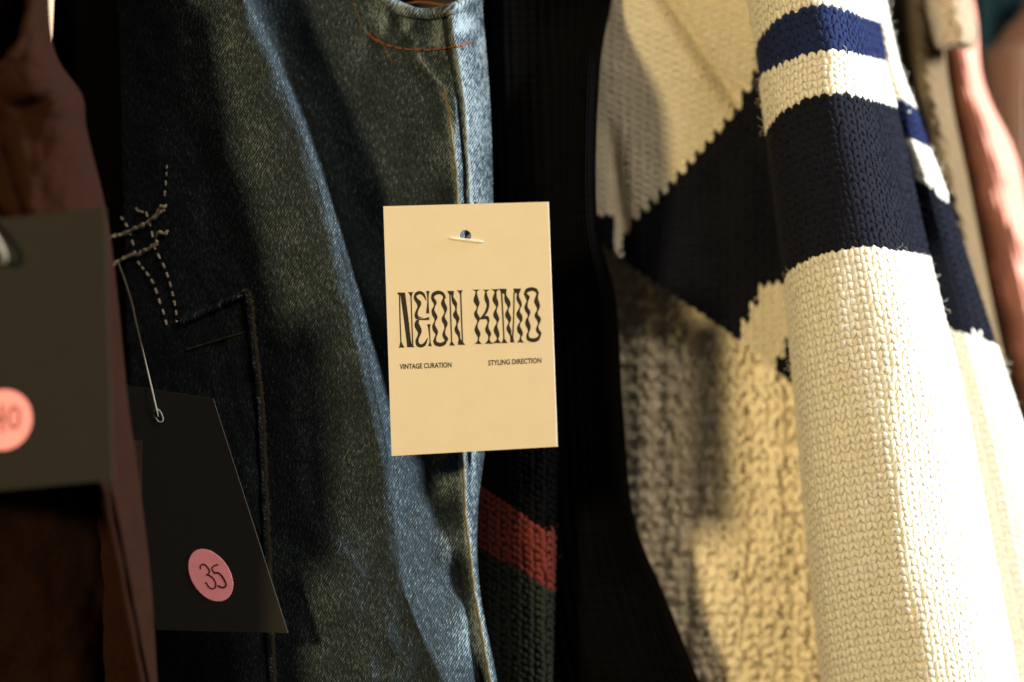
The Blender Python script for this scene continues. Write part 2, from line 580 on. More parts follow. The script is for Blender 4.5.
sw = np.exp(-((X - sx_ + 13) / 13) ** 2) * np.clip((Y - 100) / 40, 0, 1)
pk = np.sin(Y / 13.0 + 1.2 * np.sin(Y / 41) + 0.02 * (X - sx_)) * sw
DG[..., 2] += 2.6 * pk
DG[..., 3] += -0.24 * pk
DG[..., 3] += 0.20 * noise(X / 14, Y / 22, 19) * np.clip((X - gx - 8) / 6, 0, 1)
# seat whiskers in the left panel
DG[..., 3] += 0.06 * fbm(X / 26, Y / 70, 3, 11) * np.clip(uu / 3, 0, 1)


def arm_cut(x, y):
    return ((x - 427) / 50) ** 2 + ((y + 22) / 36) ** 2 < 1


cloth('body', DG, M['denim'], dv, 26, cut=arm_cut, attr=True)
_flat = DG.reshape(-1, 4)


def dn(px, py, lift=0.6):
    """a point on the denim's surface under a picture direction, lifted by mm"""
    k = np.argmin((_flat[:, 0] - px) ** 2 + (_flat[:, 1] - py) ** 2)
    return (px, py, _flat[k, 2] - lift)


def on_denim(pts, n=40, lift=0.6):
    c = cr(np.array(pts, float), n)
    d = np.array([dn(a, b, lift)[2] for a, b in c])
    d = np.convolve(np.r_[d[0], d[0], d, d[-1], d[-1]], np.ones(5) / 5, 'valid')
    return np.c_[c, d]


# rolled rim of the armhole
th = np.linspace(math.radians(8), math.radians(172), 60)
rim = np.array([(427 + 50 * math.cos(a), -22 + 36 * math.sin(a)) for a in th])
rim3 = on_denim(rim, 90, 0.2)
V, F = tube(Wp(rim3), 0.0021 + 0.00016 * np.sin(np.arange(90) * 0.23), 10)
uvr = np.repeat(np.stack([rim3[:, 0] * .33, -rim3[:, 1] * .33], -1), 10, 0)
mesh('armhole_rim', V, F, M['denim'], dv, uv=uvr + np.tile(np.c_[np.zeros(10), np.arange(10) * 0.9], (90, 1)), attr=np.repeat(0.62 + 0.25 * noise(np.arange(90) / 7.0, np.zeros(90), 8), 10))
# inner cloth seen through the armhole
ing = grid([[(365, -80, 50), (400, -80, 62), (445, -80, 62), (486, -80, 52)],
            [(365, -20, 50), (400, -20, 62), (445, -20, 62), (486, -20, 52)],
            [(372, 24, 42), (400, 24, 46), (445, 24, 46), (480, 24, 44)]], 24, 30)
inner = cloth('inner_facing', ing, M['denim_in'], dv, 3)
for pts in ([(398, 6, 44), (420, 2, 46), (450, 6, 44), (466, 2, 44)],):
    tubes('inner_stitching', [(Wp(cr(np.array(pts, float), 20)), 0.0005)], M['orange_thread'], inner)
# orange topstitching: single thread stitches
ts = on_denim([(368, 34), (378, 41), (398, 48), (424, 50), (446, 48), (462, 45), (478, 38)], 240, 0.55)
lines = []
seg = 15
for k in range(0, 240 - seg, seg):
    p = ts[k:k + seg - 2].copy()
    p[:, 2] += 0.9 * (np.abs(np.linspace(-1, 1, len(p))) ** 3) - 0.1
    lines.append((Wp(p), 0.00048 * (0.7 + 0.5 * random.random())))
tubes('orange_topstitching', lines, M['orange_thread'], dv)
lines = []
for (a, b, c, d) in [(352, 2, 362, 34), (372, 30, 392, 62)]:
    lines.append((Wp(on_denim([(a, b), ((a + c) / 2 + 2, (b + d) / 2), (c, d)], 16, 0.08)), 0.00013))
tubes('loose_thread', lines, M['orange_thread'], dv)
# side seam: raised fold and its gold thread
sy = np.linspace(86, 760, 200)
sx = np.interp(sy, [88, 120, 170, 270, 420, 510, 590, 680, 790], [444.5, 450, 456, 461, 462, 465, 474, 490, 507])
s3 = on_denim(np.c_[sx, sy], 240, 0.3)
s3[:, 0] += 0.3 * np.sin(np.arange(240) * 0.9)
tubes('side_seam_thread', [(Wp(s3), 0.0005 + 0.00012 * np.sin(np.arange(240) * 1.7))], M['gold_thread'], dv)

# patch pocket: a second layer 2 mm proud of the body
prow = []
for k in range(60):
    v = k / 59
    py0 = 324 + v * 440
    xr = np.interp(292 + v * 470, [292, 400, 520, 682, 770], [250, 262, 268, 275, 278])
    row = []
    for j in range(40):
        u = j / 39
        px = 128 + (xr - 128) * u
        py = py0 + 18 - (50 * u) * (1 - v)
        dd = dn(px, py, 1.6)[2]
        row.append((px, py, dd, 0.15 + 0.10 * noise(px / 8, py / 14, 4)))
    prow.append(row)
PG = np.array(prow)
pk_o = cloth('pocket', PG, M['denim'], dv, 0.6, attr=True)


def on_grid(Gx, pts, n, lift):
    fl = Gx.reshape(-1, Gx.shape[-1])
    c = cr(np.array(pts, float), n)
    return np.array([(a, b, fl[np.argmin((fl[:, 0] - a) ** 2 + (fl[:, 1] - b) ** 2), 2] - lift) for a, b in c])


e = on_grid(PG, [(181, 322), (205, 312), (228, 301), (247, 292)], 50, 0.6)
f2 = on_grid(PG, [(186, 350), (215, 341), (252, 330)], 50, 0.3)
def denim_tube(name, p3, r, wear_shade, parent):
    V, F = tube(Wp(p3), r, 10)
    n = len(p3)
    uvt = np.repeat(np.stack([p3[:, 0] * .33, -p3[:, 1] * .33], -1), 10, 0) + np.tile(np.c_[np.arange(10) * 0.5, np.arange(10) * 0.4], (n, 1))
    return mesh(name, V, F, M['denim'], parent, uv=uvt, attr=np.repeat(wear_shade, 10))


denim_tube('pocket_hem', e, 0.0012, 0.22 + 0.25 * np.abs(noise(np.arange(50) / 3.0, np.zeros(50), 3)), pk_o)
tubes('pocket_hem_thread', [(Wp(f2), 0.0004)], M['olive_thread'], pk_o)
e = on_grid(PG, [(246, 290), (251, 300), (256, 350), (262, 400), (265, 460), (268, 520), (271, 600), (275, 690), (278, 760)], 260, 0.5)
denim_tube('pocket_edge', e + np.array([-2.5, 0, 0.4]), 0.0011 + 0.0002 * noise(np.arange(260) / 5.0, np.zeros(260), 5),
           0.26 + 0.3 * noise(np.arange(260) / 6.0, np.zeros(260), 6) + 0.4 * np.exp(-(np.arange(260) / 12.0) ** 2), pk_o)
e[:, 0] += rng.normal(0, 0.5, 260)
tubes('pocket_edge_stitching', [(Wp(e), 0.0007 + 0.00025 * rng.random(260))], M['olive_thread'], pk_o)

# white repair threads on the dark left panel


def frayed(pts, n=90, r=0.00045, amp=1.7):
    p = on_denim(pts, n, 1.2)
    p[:, 0] += rng.normal(0, amp * .4, n)
    p[:, 1] += rng.normal(0, amp * .5, n)
    return (Wp(p), r * (0.6 + 0.8 * rng.random(n)))


L = [frayed([(108, 237), (122, 234), (136, 228), (150, 221), (160, 213), (165, 206)]),
     frayed([(108, 268), (116, 262), (126, 257), (140, 253), (152, 246), (158, 241)]),
     frayed([(156, 238), (160, 232), (165, 234), (168, 231)], 16),
     frayed([(152, 219), (158, 211), (161, 206), (164, 210)], 16),
     frayed([(136, 208), (139, 211), (143, 212)], 10, 0.0003, .6)]
tubes('darning_thread', L, M['white_thread'], dv)


def dashes(pts, n, duty=0.55, r=0.00035):
    c = on_denim(pts, n * 8, 0.7)
    return [(Wp(c[k * 8:k * 8 + max(3, int(8 * duty) + 1)]), r) for k in range(n)]


L = dashes([(121, 217), (128, 228), (133, 244), (138, 262), (145, 271), (153, 283), (159, 300), (165, 318), (168, 335), (170, 350), (170, 388)], 17)
L += dashes([(146, 212), (151, 228), (155, 248), (163, 264), (169, 280), (173, 296), (176, 312), (177, 330)], 12)
L += dashes([(167, 165), (166, 180), (164, 200)], 4, 0.6, 0.00028)
tubes('white_running_stitch', L, M['white_thread'], dv)

# ------------------------------------------------------------------ brown vest at the left, nearest the camera
bv = thing('brown_vest', 'dark brown cotton garment with a curved armhole, at the left edge behind a black tag', 'vest', (40, 760, -30))
BR = {
    -90: [(-160, 0), (-80, -30), (-20, -44), (20, -46), (38, -42), (48, -18)],
    40:  [(-160, 0), (-80, -32), (-20, -46), (22, -50), (42, -44), (52, -18)],
    95:  [(-160, 0), (-80, -34), (-15, -50), (35, -56), (66, -48), (82, -20)],
    130: [(-160, 0), (-80, -34), (-15, -48), (36, -52), (70, -48), (87, -20)],
    215: [(-160, 0), (-80, -36), (-10, -52), (45, -58), (86, -50), (107, -20)],
    300: [(-160, 0), (-80, -36), (-10, -54), (50, -60), (95, -50), (118, -20)],
    400: [(-160, 0), (-80, -36), (-8, -54), (55, -60), (104, -48), (128, -18)],
    480: [(-160, 0), (-80, -36), (-6, -54), (58, -58), (110, -46), (139, -16)],
    580: [(-160, 0), (-80, -36), (-4, -50), (60, -52), (118, -46), (151, -16)],
    690: [(-160, 0), (-80, -36), (0, -48), (64, -48), (124, -46), (158, -16)],
    800: [(-160, 0), (-80, -36), (0, -48), (66, -48), (130, -46), (166, -16)],
}
bp = np.array(sorted(BR), float)
A = np.array([[(x, p, d - 32) for x, d in BR[int(p)]] for p in bp], float)
tv = np.interp(np.linspace(-90, 800, 300), bp, np.arange(len(bp)))
BG = cr(cr(A, 130, 1), 300, 0, tv)
X, Y = BG[..., 0], BG[..., 1]
BG[..., 2] += 1.8 * fbm(X / 45, Y / 60, 3, 2) + 0.5 * fbm(X / 12, Y / 14, 2, 8)
# long fold running down to the hem, gathered folds under the armhole
fx = np.interp(Y, [470, 682, 800], [98, 140, 160])
BG[..., 2] += 6 * np.exp(-((X - fx - 5) / 3.5) ** 2) * np.clip((Y - 470) / 40, 0, 1)
fx = np.interp(Y, [130, 215], [0, 26])
BG[..., 2] += 3 * np.exp(-((X - fx) / 3) ** 2) * np.clip((Y - 120) / 30, 0, 1) * np.clip((260 - Y) / 40, 0, 1)
gy = 98 + 9 * np.sin(X / 16.0)
BG[..., 2] += 5 * np.exp(-((Y - gy) / 8) ** 2) * np.exp(-((X - 35) / 30) ** 2)
gy = 66 + 0.5 * (X - 30)
BG[..., 2] += 3 * np.exp(-((Y - gy) / 6) ** 2) * np.exp(-((X - 55) / 20) ** 2)


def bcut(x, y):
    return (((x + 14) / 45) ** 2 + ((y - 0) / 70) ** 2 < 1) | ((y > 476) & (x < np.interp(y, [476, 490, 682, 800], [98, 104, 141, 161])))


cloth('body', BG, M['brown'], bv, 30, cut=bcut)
th = np.linspace(math.radians(-75), math.radians(120), 60)
fl = BG.reshape(-1, 3)
rim = np.array([(-14 + 45 * math.cos(a), 70 * math.sin(a)) for a in th])
r3 = np.array([(a, b, fl[np.argmin((fl[:, 0] - a) ** 2 + (fl[:, 1] - b) ** 2), 2]) for a, b in rim])
tubes('armhole_rim', [(Wp(r3), 0.0017 + 0.0003 * np.sin(np.arange(60) * .7))], M['brown'], bv, 10)
ey = np.linspace(476, 790, 60)
ex = np.interp(ey, [476, 490, 682, 800], [98, 104, 141, 161])
r3 = np.array([(a, b, fl[np.argmin((fl[:, 0] - a) ** 2 + (fl[:, 1] - b) ** 2), 2]) for a, b in np.c_[ex, ey]])
r3[:, 2] = np.convolve(np.r_[np.full(4, r3[0, 2]), r3[:, 2], np.full(4, r3[-1, 2])], np.ones(9) / 9, 'valid')
tubes('fold_edge', [(Wp(r3), 0.0012 + 0.0002 * np.sin(np.arange(60) * .5))], M['brown'], bv, 10)
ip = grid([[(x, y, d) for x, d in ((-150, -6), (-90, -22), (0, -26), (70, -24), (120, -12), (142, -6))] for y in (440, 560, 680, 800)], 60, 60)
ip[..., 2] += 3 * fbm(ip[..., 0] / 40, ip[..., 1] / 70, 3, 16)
cloth('shade_panel', ip, M['tag_shade'], bv, 3)  # dark sheet behind the cut, standing in for shadow below the tag
lg = grid([[(-90, -80, -18), (-20, -80, -6), (20, -80, -6), (42, -80, -14)],
           [(-90, 0, -18), (-20, 0, -6), (20, 0, -6), (42, 0, -14)],
           [(-90, 85, -18), (-20, 85, -6), (20, 85, -6), (50, 85, -14)]], 60, 60)
lg[..., 2] += 4 * fbm(lg[..., 0] / 16, lg[..., 1] / 22, 3, 6)
cloth('lining', lg, M['lining'], bv, 3)
tg = grid([[(36, -60, -30), (46, -60, -34), (56, -60, -30)], [(37, 0, -31), (47, 0, -35), (54, 0, -31)],
           [(44, 22, -31), (48, 22, -33), (53, 22, -31)], [(46, 44, -30), (49, 44, -31), (52, 44, -30)]], 30, 12)
cloth('fabric_tab', tg, M['beige_tab'], bv, 2)

# ------------------------------------------------------------------ hang tags


class Tag:
    """a card between four picture corners at their own depths: TL, TR, BR, BL"""

    def __init__(s, corners, bend=0.0, wmm=55.0, hmm=85.0):
        s.c = np.array(corners, float)
        s.w3 = Wp(s.c)
        # a flat card: the fourth corner takes the depth that puts it in the plane of the other three
        nn = np.cross(s.w3[1] - s.w3[0], s.w3[2] - s.w3[0])
        cam_ = np.array([0, -DIST, 0])
        ray = s.w3[3] - cam_
        s.w3[3] = cam_ + ray * (np.dot(nn, s.w3[0] - cam_) / np.dot(nn, ray))
        s.bend = bend
        s.wmm, s.hmm = wmm, hmm
        n = np.cross(s.w3[1] - s.w3[0], s.w3[3] - s.w3[0])
        s.n = n / np.linalg.norm(n)
        if s.n[1] > 0:
            s.n = -s.n

    def P(s, u, v, lift=0.0):
        u = np.asarray(u, float)[..., None]
        v = np.asarray(v, float)[..., None]
        a = s.w3
        p = a[0] * (1 - u) * (1 - v) + a[1] * u * (1 - v) + a[2] * u * v + a[3] * (1 - u) * v
        return p + s.n * (lift * 0.001 + s.bend * 0.001 * 4 * u * (1 - u))

    def uv(s, px, py):
        """picture point -> (u, v) on the card (Newton on the bilinear corners)"""
        u = v = 0.5
        c = s.c[:, :2]
        for _ in range(12):
            p = c[0] * (1 - u) * (1 - v) + c[1] * u * (1 - v) + c[2] * u * v + c[3] * (1 - u) * v
            Ju = (c[1] - c[0]) * (1 - v) + (c[2] - c[3]) * v
            Jv = (c[3] - c[0]) * (1 - u) + (c[2] - c[1]) * u
            d = np.linalg.solve(np.stack([Ju, Jv], 1), np.array([px, py]) - p)
            u += d[0]
            v += d[1]
        return u, v

    def card(s, name, mat, parent, hole, rh, thick=0.45, edge=None, rc=0.0):
        nb, nh = 24, 28
        hu, hv = s.uv(*hole)
        bm = bmesh.new()
        out = []
        for (a, b) in (((0, 0), (1, 0)), ((1, 0), (1, 1)), ((1, 1), (0, 1)), ((0, 1), (0, 0))):
            for k in range(nb):
                f = k / nb
                out.append((a[0] + (b[0] - a[0]) * f, a[1] + (b[1] - a[1]) * f))
        hol = [(hu + rh / s.wmm * math.cos(2 * math.pi * k / nh), hv + rh / s.hmm * math.sin(2 * math.pi * k / nh)) for k in range(nh)]
        vo = [bm.verts.new((a, b, 0)) for a, b in out]
        vh = [bm.verts.new((a, b, 0)) for a, b in hol]
        es = [bm.edges.new((vo[i], vo[(i + 1) % len(vo)])) for i in range(len(vo))]
        es += [bm.edges.new((vh[i], vh[(i + 1) % nh])) for i in range(nh)]
        bmesh.ops.triangle_fill(bm, use_beauty=True, use_dissolve=False, edges=es)
        bm.verts.index_update()
        uvp = np.array([v.co[:2] for v in bm.verts])
        tris = [[v.index for v in f.verts] for f in bm.faces]
        n = len(uvp)
        Vf = s.P(uvp[:, 0], uvp[:, 1], 0)
        Vb = s.P(uvp[:, 0], uvp[:, 1], -thick)
        F = [tuple(t_) for t_ in tris] + [tuple(i + n for i in t_[::-1]) for t_ in tris]
        fm = [0] * len(F)
        no = len(vo)
        for i in range(no):
            j = (i + 1) % no
            F.append((i, j, j + n, i + n))
            fm.append(1)
        for i in range(nh):
            j = (i + 1) % nh
            F.append((no + i, no + j, no + j + n, no + i + n))
            fm.append(1)
        bm.free()
        return mesh(name, np.concatenate([Vf, Vb]), F, [mat, edge or mat], parent, fm=fm, smooth=False)


def strip_mesh(tag, name, polys, mat, parent, lift=0.06):
    """flat printed shapes (picture coordinates) laid on a card"""
    V, F = [], []
    for k, q in enumerate(polys):
        b = len(V)
        for (x, y) in q['v']:
            u, v = tag.uv(x, y)
            V.append(tag.P(u, v, lift + 0.003 * k))
        F += [tuple(i + b for i in f) for f in q['f']]
    return mesh(name, np.array(V), F, mat, parent, smooth=False)


def wave(pts, conv, n=None):
    """stroke given as (y, x left, x right) levels, rounded by a spline"""
    p = np.array(pts, float)
    n = n or len(p) * 5
    c = cr(p, n)
    v = []
    for y, a, b in c:
        v.append(conv(a, y))
        v.append(conv(max(b, a + 3), y))
    f = [(2 * i, 2 * i + 1, 2 * i + 3, 2 * i + 2) for i in range(n - 1)]
    return dict(v=v, f=f)


def arc(outer, inner, conv, n=20):
    o = cr(np.array(outer, float), n)
    i_ = cr(np.array(inner, float), n)
    v = []
    for a, b in zip(o, i_):
        v.append(conv(*a))
        v.append(conv(*b))
    f = [(2 * i, 2 * i + 1, 2 * i + 3, 2 * i + 2) for i in range(n - 1)]
    return dict(v=v, f=f)


def poly(pts, conv):
    return dict(v=[conv(*p) for p in pts], f=[tuple(range(len(pts)))])


def stroke(pts, r, conv, n=24):
    c = cr(np.array(pts, float), n)
    t_ = np.gradient(c, axis=0)
    t_ /= np.linalg.norm(t_, axis=1)[:, None]
    nn = np.c_[-t_[:, 1], t_[:, 0]]
    v = []
    for a, b in zip(c - nn * r, c + nn * r):
        v.append(conv(*a))
        v.append(conv(*b))
    return dict(v=v, f=[(2 * i, 2 * i + 1, 2 * i + 3, 2 * i + 2) for i in range(n - 1)])


GRP = 'hang tags on the clothes'
ht = thing('hang_tag', 'cream card tag with wavy black lettering hanging in front of the denim', 'tag', (474, 452, 5), GRP)
T = Tag([(383.3, 206.3, -2), (548.3, 201.8, -15), (557.3, 446.6, -15), (391.6, 456.0, -3)], bend=0.0)
card = T.card('card', M['card'], ht, (466, 236), 2.05)

z2 = lambda x, y: (390 + x / 8.977, 280 + y / 8.977)
z3 = lambda x, y: (466 + x / 8.976, 280 + y / 8.976)
ink = []
# N
ink += [wave([(112, 66, 138), (132, 74, 136)], z2), wave([(125, 82, 94), (350, 86, 98), (560, 94, 106)], z2),
        wave([(555, 94, 106), (585, 88, 120), (607, 80, 134)], z2),
        wave([(112, 92, 138), (350, 125, 170), (560, 152, 196), (604, 156, 228)], z2),
        wave([(108, 162, 216), (125, 176, 204), (150, 186, 199)], z2), wave([(140, 186, 198), (380, 194, 205), (590, 202, 214)], z2)]
# E
ink += [arc([(216, 160), (228, 118), (268, 98), (312, 118), (334, 182)], [(232, 158), (248, 138), (275, 128), (300, 144), (328, 184)], z2),
        wave([(140, 218, 236), (165, 217, 252), (190, 228, 280), (215, 244, 285), (240, 250, 276), (270, 238, 260), (300, 226, 254), (325, 224, 262), (340, 230, 310)], z2),
        arc([(228, 330), (260, 342), (310, 344), (358, 330)], [(232, 350), (268, 358), (310, 360), (358, 360)], z2),
        wave([(358, 240, 268), (385, 226, 262), (415, 225, 276), (445, 238, 288), (475, 254, 286), (505, 248, 272), (530, 236, 262), (560, 230, 262)], z2),
        arc([(232, 545), (240, 590), (280, 606), (325, 585), (346, 520)], [(258, 545), (268, 568), (285, 576), (310, 562), (340, 520)], z2),
        wave([(98, 328, 362), (130, 336, 354), (180, 340, 352), (240, 335, 354), (300, 328, 358)], z2),
        wave([(396, 338, 370), (430, 346, 364), (490, 355, 367), (555, 358, 370), (594, 346, 382)], z2)]
# O
ink += [arc([(372, 165), (384, 118), (435, 94), (488, 112), (510, 165)], [(398, 160), (412, 138), (440, 128), (470, 136), (490, 165)], z2),
        wave([(150, 374, 394), (185, 380, 420), (210, 396, 424), (235, 397, 412), (265, 380, 404), (290, 378, 414), (320, 386, 430), (345, 402, 430), (370, 403, 416), (400, 388, 410), (430, 384, 424), (460, 394, 437), (490, 413, 432), (520, 402, 420), (555, 392, 424)], z2),
        wave([(140, 486, 509), (170, 478, 497), (200, 465, 500), (230, 468, 514), (260, 484, 520), (290, 493, 511), (315, 483, 500), (340, 470, 500), (370, 472, 519), (400, 488, 523), (430, 494, 510), (460, 484, 503), (490, 476, 506), (520, 484, 527), (545, 500, 526)], z2),
        arc([(391, 540), (405, 582), (455, 598), (505, 578), (528, 515)], [(418, 540), (432, 556), (462, 562), (492, 548), (508, 515)], z2)]
# N
ink += [wave([(97, 518, 582), (115, 528, 578), (135, 540, 580)], z2), wave([(125, 538, 550), (350, 546, 558), (570, 554, 566)], z2),
        wave([(555, 552, 568), (588, 538, 590)], z2),
        wave([(115, 556, 580), (150, 556, 576), (180, 560, 595), (210, 568, 610), (240, 588, 607), (270, 590, 606), (305, 572, 614), (335, 578, 630), (362, 598, 628), (400, 600, 614), (435, 585, 618), (470, 592, 635), (500, 612, 636), (530, 622, 642), (555, 618, 662), (582, 616, 682)], z2),
        wave([(92, 604, 662), (108, 622, 650), (128, 634, 648)], z2), wave([(120, 634, 647), (350, 643, 655), (565, 652, 664)], z2)]
# K
ink += [wave([(86, 58, 134), (96, 84, 114), (105, 94, 104)], z3),
        wave([(100, 94, 104), (130, 88, 108), (160, 78, 116), (190, 74, 126), (215, 88, 128), (242, 102, 116), (265, 97, 110), (290, 82, 108), (315, 80, 120), (340, 90, 132), (365, 106, 126), (390, 102, 114), (420, 89, 112), (450, 83, 124), (480, 93, 137), (505, 108, 132), (530, 112, 123), (555, 104, 132), (574, 80, 152)], z3),
        wave([(86, 155, 222), (96, 172, 202), (110, 178, 190)], z3),
        wave([(105, 178, 190), (140, 171, 200), (180, 174, 213), (220, 190, 216), (250, 187, 212), (280, 176, 202), (310, 158, 184), (335, 138, 160), (352, 124, 142)], z3),
        arc([(125, 345), (160, 328), (190, 320), (212, 332), (217, 370)], [(128, 354), (160, 352), (182, 352), (194, 362), (198, 375)], z3),
        wave([(355, 196, 218), (385, 198, 212), (410, 189, 208), (440, 178, 214), (470, 184, 230), (495, 202, 230), (520, 206, 219), (550, 196, 226), (572, 174, 250)], z3)]
# I
ink += [wave([(82, 228, 305), (94, 250, 290), (105, 262, 280)], z3),
        wave([(100, 264, 278), (130, 256, 281), (160, 245, 283), (190, 247, 295), (220, 264, 297), (245, 276, 289), (275, 262, 282), (300, 252, 288), (330, 254, 300), (355, 270, 304), (383, 282, 293), (410, 267, 288), (440, 255, 294), (470, 258, 304), (500, 274, 306), (527, 283, 297), (550, 268, 308), (566, 236, 328)], z3)]
# M
ink += [wave([(78, 302, 370), (100, 314, 368), (122, 320, 362)], z3), wave([(110, 318, 331), (330, 331, 343), (540, 341, 352)], z3),
        wave([(525, 340, 352), (550, 332, 368), (566, 318, 384)], z3),
        wave([(105, 348, 364), (140, 350, 370), (170, 350, 390), (200, 356, 403), (230, 374, 404), (252, 379, 392), (275, 369, 386), (300, 358, 396), (330, 360, 408), (358, 378, 410), (382, 386, 399), (405, 377, 394), (430, 369, 404), (460, 375, 412), (490, 394, 413), (515, 402, 428), (560, 402, 440)], z3),
        wave([(110, 431, 442), (330, 427, 438), (520, 418, 430)], z3),
        wave([(76, 430, 500), (98, 434, 490), (118, 444, 484)], z3),
        wave([(105, 464, 482), (140, 459, 480), (170, 457, 490), (200, 469, 503), (230, 485, 504), (256, 479, 491), (285, 462, 489), (310, 457, 504), (340, 468, 512), (365, 487, 508), (388, 481, 493), (412, 467, 489), (440, 462, 502), (470, 470, 514), (495, 489, 511), (520, 487, 499), (545, 478, 512), (560, 462, 528)], z3)]
# O
ink += [arc([(521, 135), (540, 82), (592, 64), (640, 80), (657, 125)], [(543, 128), (560, 108), (592, 98), (618, 104), (638, 125)], z3),
        wave([(118, 524, 545), (142, 530, 572), (165, 540, 573), (188, 547, 562), (215, 537, 557), (245, 527, 560), (275, 534, 578), (300, 550, 580), (325, 558, 569), (350, 544, 564), (380, 535, 574), (410, 540, 583), (440, 556, 582), (465, 558, 571), (490, 547, 566), (520, 545, 572)], z3),
        wave([(108, 638, 657), (140, 630, 650), (170, 618, 650), (200, 614, 660), (230, 628, 666), (260, 640, 659), (285, 632, 647), (310, 619, 650), (335, 621, 670), (360, 638, 673), (390, 648, 662), (415, 638, 652), (445, 630, 660), (470, 638, 677), (490, 656, 679)], z3),
        arc([(544, 505), (556, 542), (604, 558), (655, 540), (679, 482)], [(566, 505), (580, 518), (612, 522), (645, 510), (660, 482)], z3)]
strip_mesh(T, 'wavy_lettering', ink, M['ink'], card)


def word(s, x0, y0, x1, y1, cap):
    """a line of small sans capitals from (x0,y0) to (x1,y1) on its baseline, cap px high"""
    c = bpy.data.curves.new('txt', 'FONT')
    c.body = s
    c.resolution_u = 3
    c.offset = 0.028
    o = bpy.data.objects.new('txt', c)
    COL.objects.link(o)
    dg = bpy.context.evaluated_depsgraph_get()
    me = bpy.data.meshes.new_from_object(o.evaluated_get(dg))
    V = np.array([v.co[:] for v in me.vertices])
    F = [tuple(p.vertices) for p in me.polygons]
    bpy.data.objects.remove(o)
    bpy.data.curves.remove(c)
    bpy.data.meshes.remove(me)
    wx_ = V[:, 0].max() - V[:, 0].min()
    h = V[:, 1].max() - V[:, 1].min()
    fx_ = (V[:, 0] - V[:, 0].min()) / wx_
    px = x0 + (x1 - x0) * fx_
    py = y0 + (y1 - y0) * fx_ - (V[:, 1] - V[:, 1].min()) / h * cap
    return dict(v=list(zip(px, py)), f=F)


strip_mesh(T, 'small_lettering', [word('VINTAGE CURATION', 399.8, 369.4, 452.2, 367.4, 5.4)], M['ink'], card)
strip_mesh(T, 'small_lettering', [word('STYLING DIRECTION', 488.8, 365.6, 541.6, 363.0, 5.4)], M['ink'], card)
# clear plastic fastener: bar across the hole and the filament behind it
fu, fv = T.uv(466, 239.5)
b0, b1 = T.uv(449, 238), T.uv(484, 242)
bar = [T.P(b0[0] + (b1[0] - b0[0]) * k / 10, b0[1] + (b1[1] - b0[1]) * k / 10, 0.05) for k in range(11)]
fil = [T.P(*T.uv(467, 239), -0.1), T.P(*T.uv(467, 238), -1.0), T.P(*T.uv(467, 234), -5), T.P(*T.uv(466, 226), -10), T.P(*T.uv(464, 200), -16)]
fas = tubes('plastic_fastener', [(np.array(bar), np.array([.3, .55] + [.6] * 7 + [.55, .3]) * 0.001)], M['plastic'], ht, 12)
tubes('filament', [(cr(np.array(fil), 24), 0.0006)], M['olive_thread'], fas, 10)

# black tag with the 35 sticker, on the denim


def sticker(tag, name, cx, cy, r, mat, parent, lift=0.12):
    u, v = tag.uv(cx, cy)
    n = 48
    V = []
    for rr, lf in ((r, 0.02), (r, lift), (r * 0.98, lift + 0.02), (0.001, lift + 0.02)):
        for k in range(n):
            a = 2 * math.pi * k / n
            V.append(tag.P(u + rr / tag.wmm * math.cos(a), v + rr / tag.hmm * math.sin(a), lf))
    return mesh(name, np.array(V), [tuple(q) for q in quads(4, n, wrap=True)], mat, parent, smooth=False)


t2 = thing('hang_tag', 'black card tag with a pink round sticker reading 35, hanging on the dark denim', 'tag', (220, 630, 10), GRP)
T2 = Tag([(100, 381, 3), (213, 398.5, -3), (288, 633, -9), (157, 630, -8)])
c2 = T2.card('card', M['black_card'], t2, (157, 416), 1.4, edge=M['card_edge'])
s2 = sticker(T2, 'sticker', 211, 575.5, 9.2, M['sticker'], c2)
zz = lambda x, y: (180 + x / 9.742, 540 + y / 9.742)
pen = [stroke([(206, 288), (204, 258), (230, 240), (266, 262), (290, 300), (286, 330), (258, 346)], 7.5, zz),
       stroke([(270, 340), (320, 368), (350, 418), (350, 462), (320, 478), (286, 460), (254, 412)], 7.5, zz),
       stroke([(378, 243), (350, 250), (328, 262), (314, 284)], 7.5, zz),
       stroke([(314, 284), (328, 308), (350, 332)], 7.5, zz),
       stroke([(346, 322), (386, 328), (426, 374), (452, 428), (444, 460), (412, 465), (372, 445)], 9, zz)]
strip_mesh(T2, 'handwritten_number', pen, M['pen'], s2, 0.17)
cord = [(118, 262, 38), (124, 278, 34), (131, 300, 30), (137, 326, 26), (144, 356, 6), (151, 386, -3), (156, 408, -4), (158, 417, -2)]
loop = [(153, 411, -1), (157, 409, -2), (161, 413, -2.5), (163, 420, -2.5), (159, 422, -2.5), (155, 417, -2)]
tubes('string', [(Wp(cr(np.array(cord, float), 50)), 0.00034), (Wp(cr(np.array(loop, float), 24)), 0.00025)], M['grey_thread'], t2)

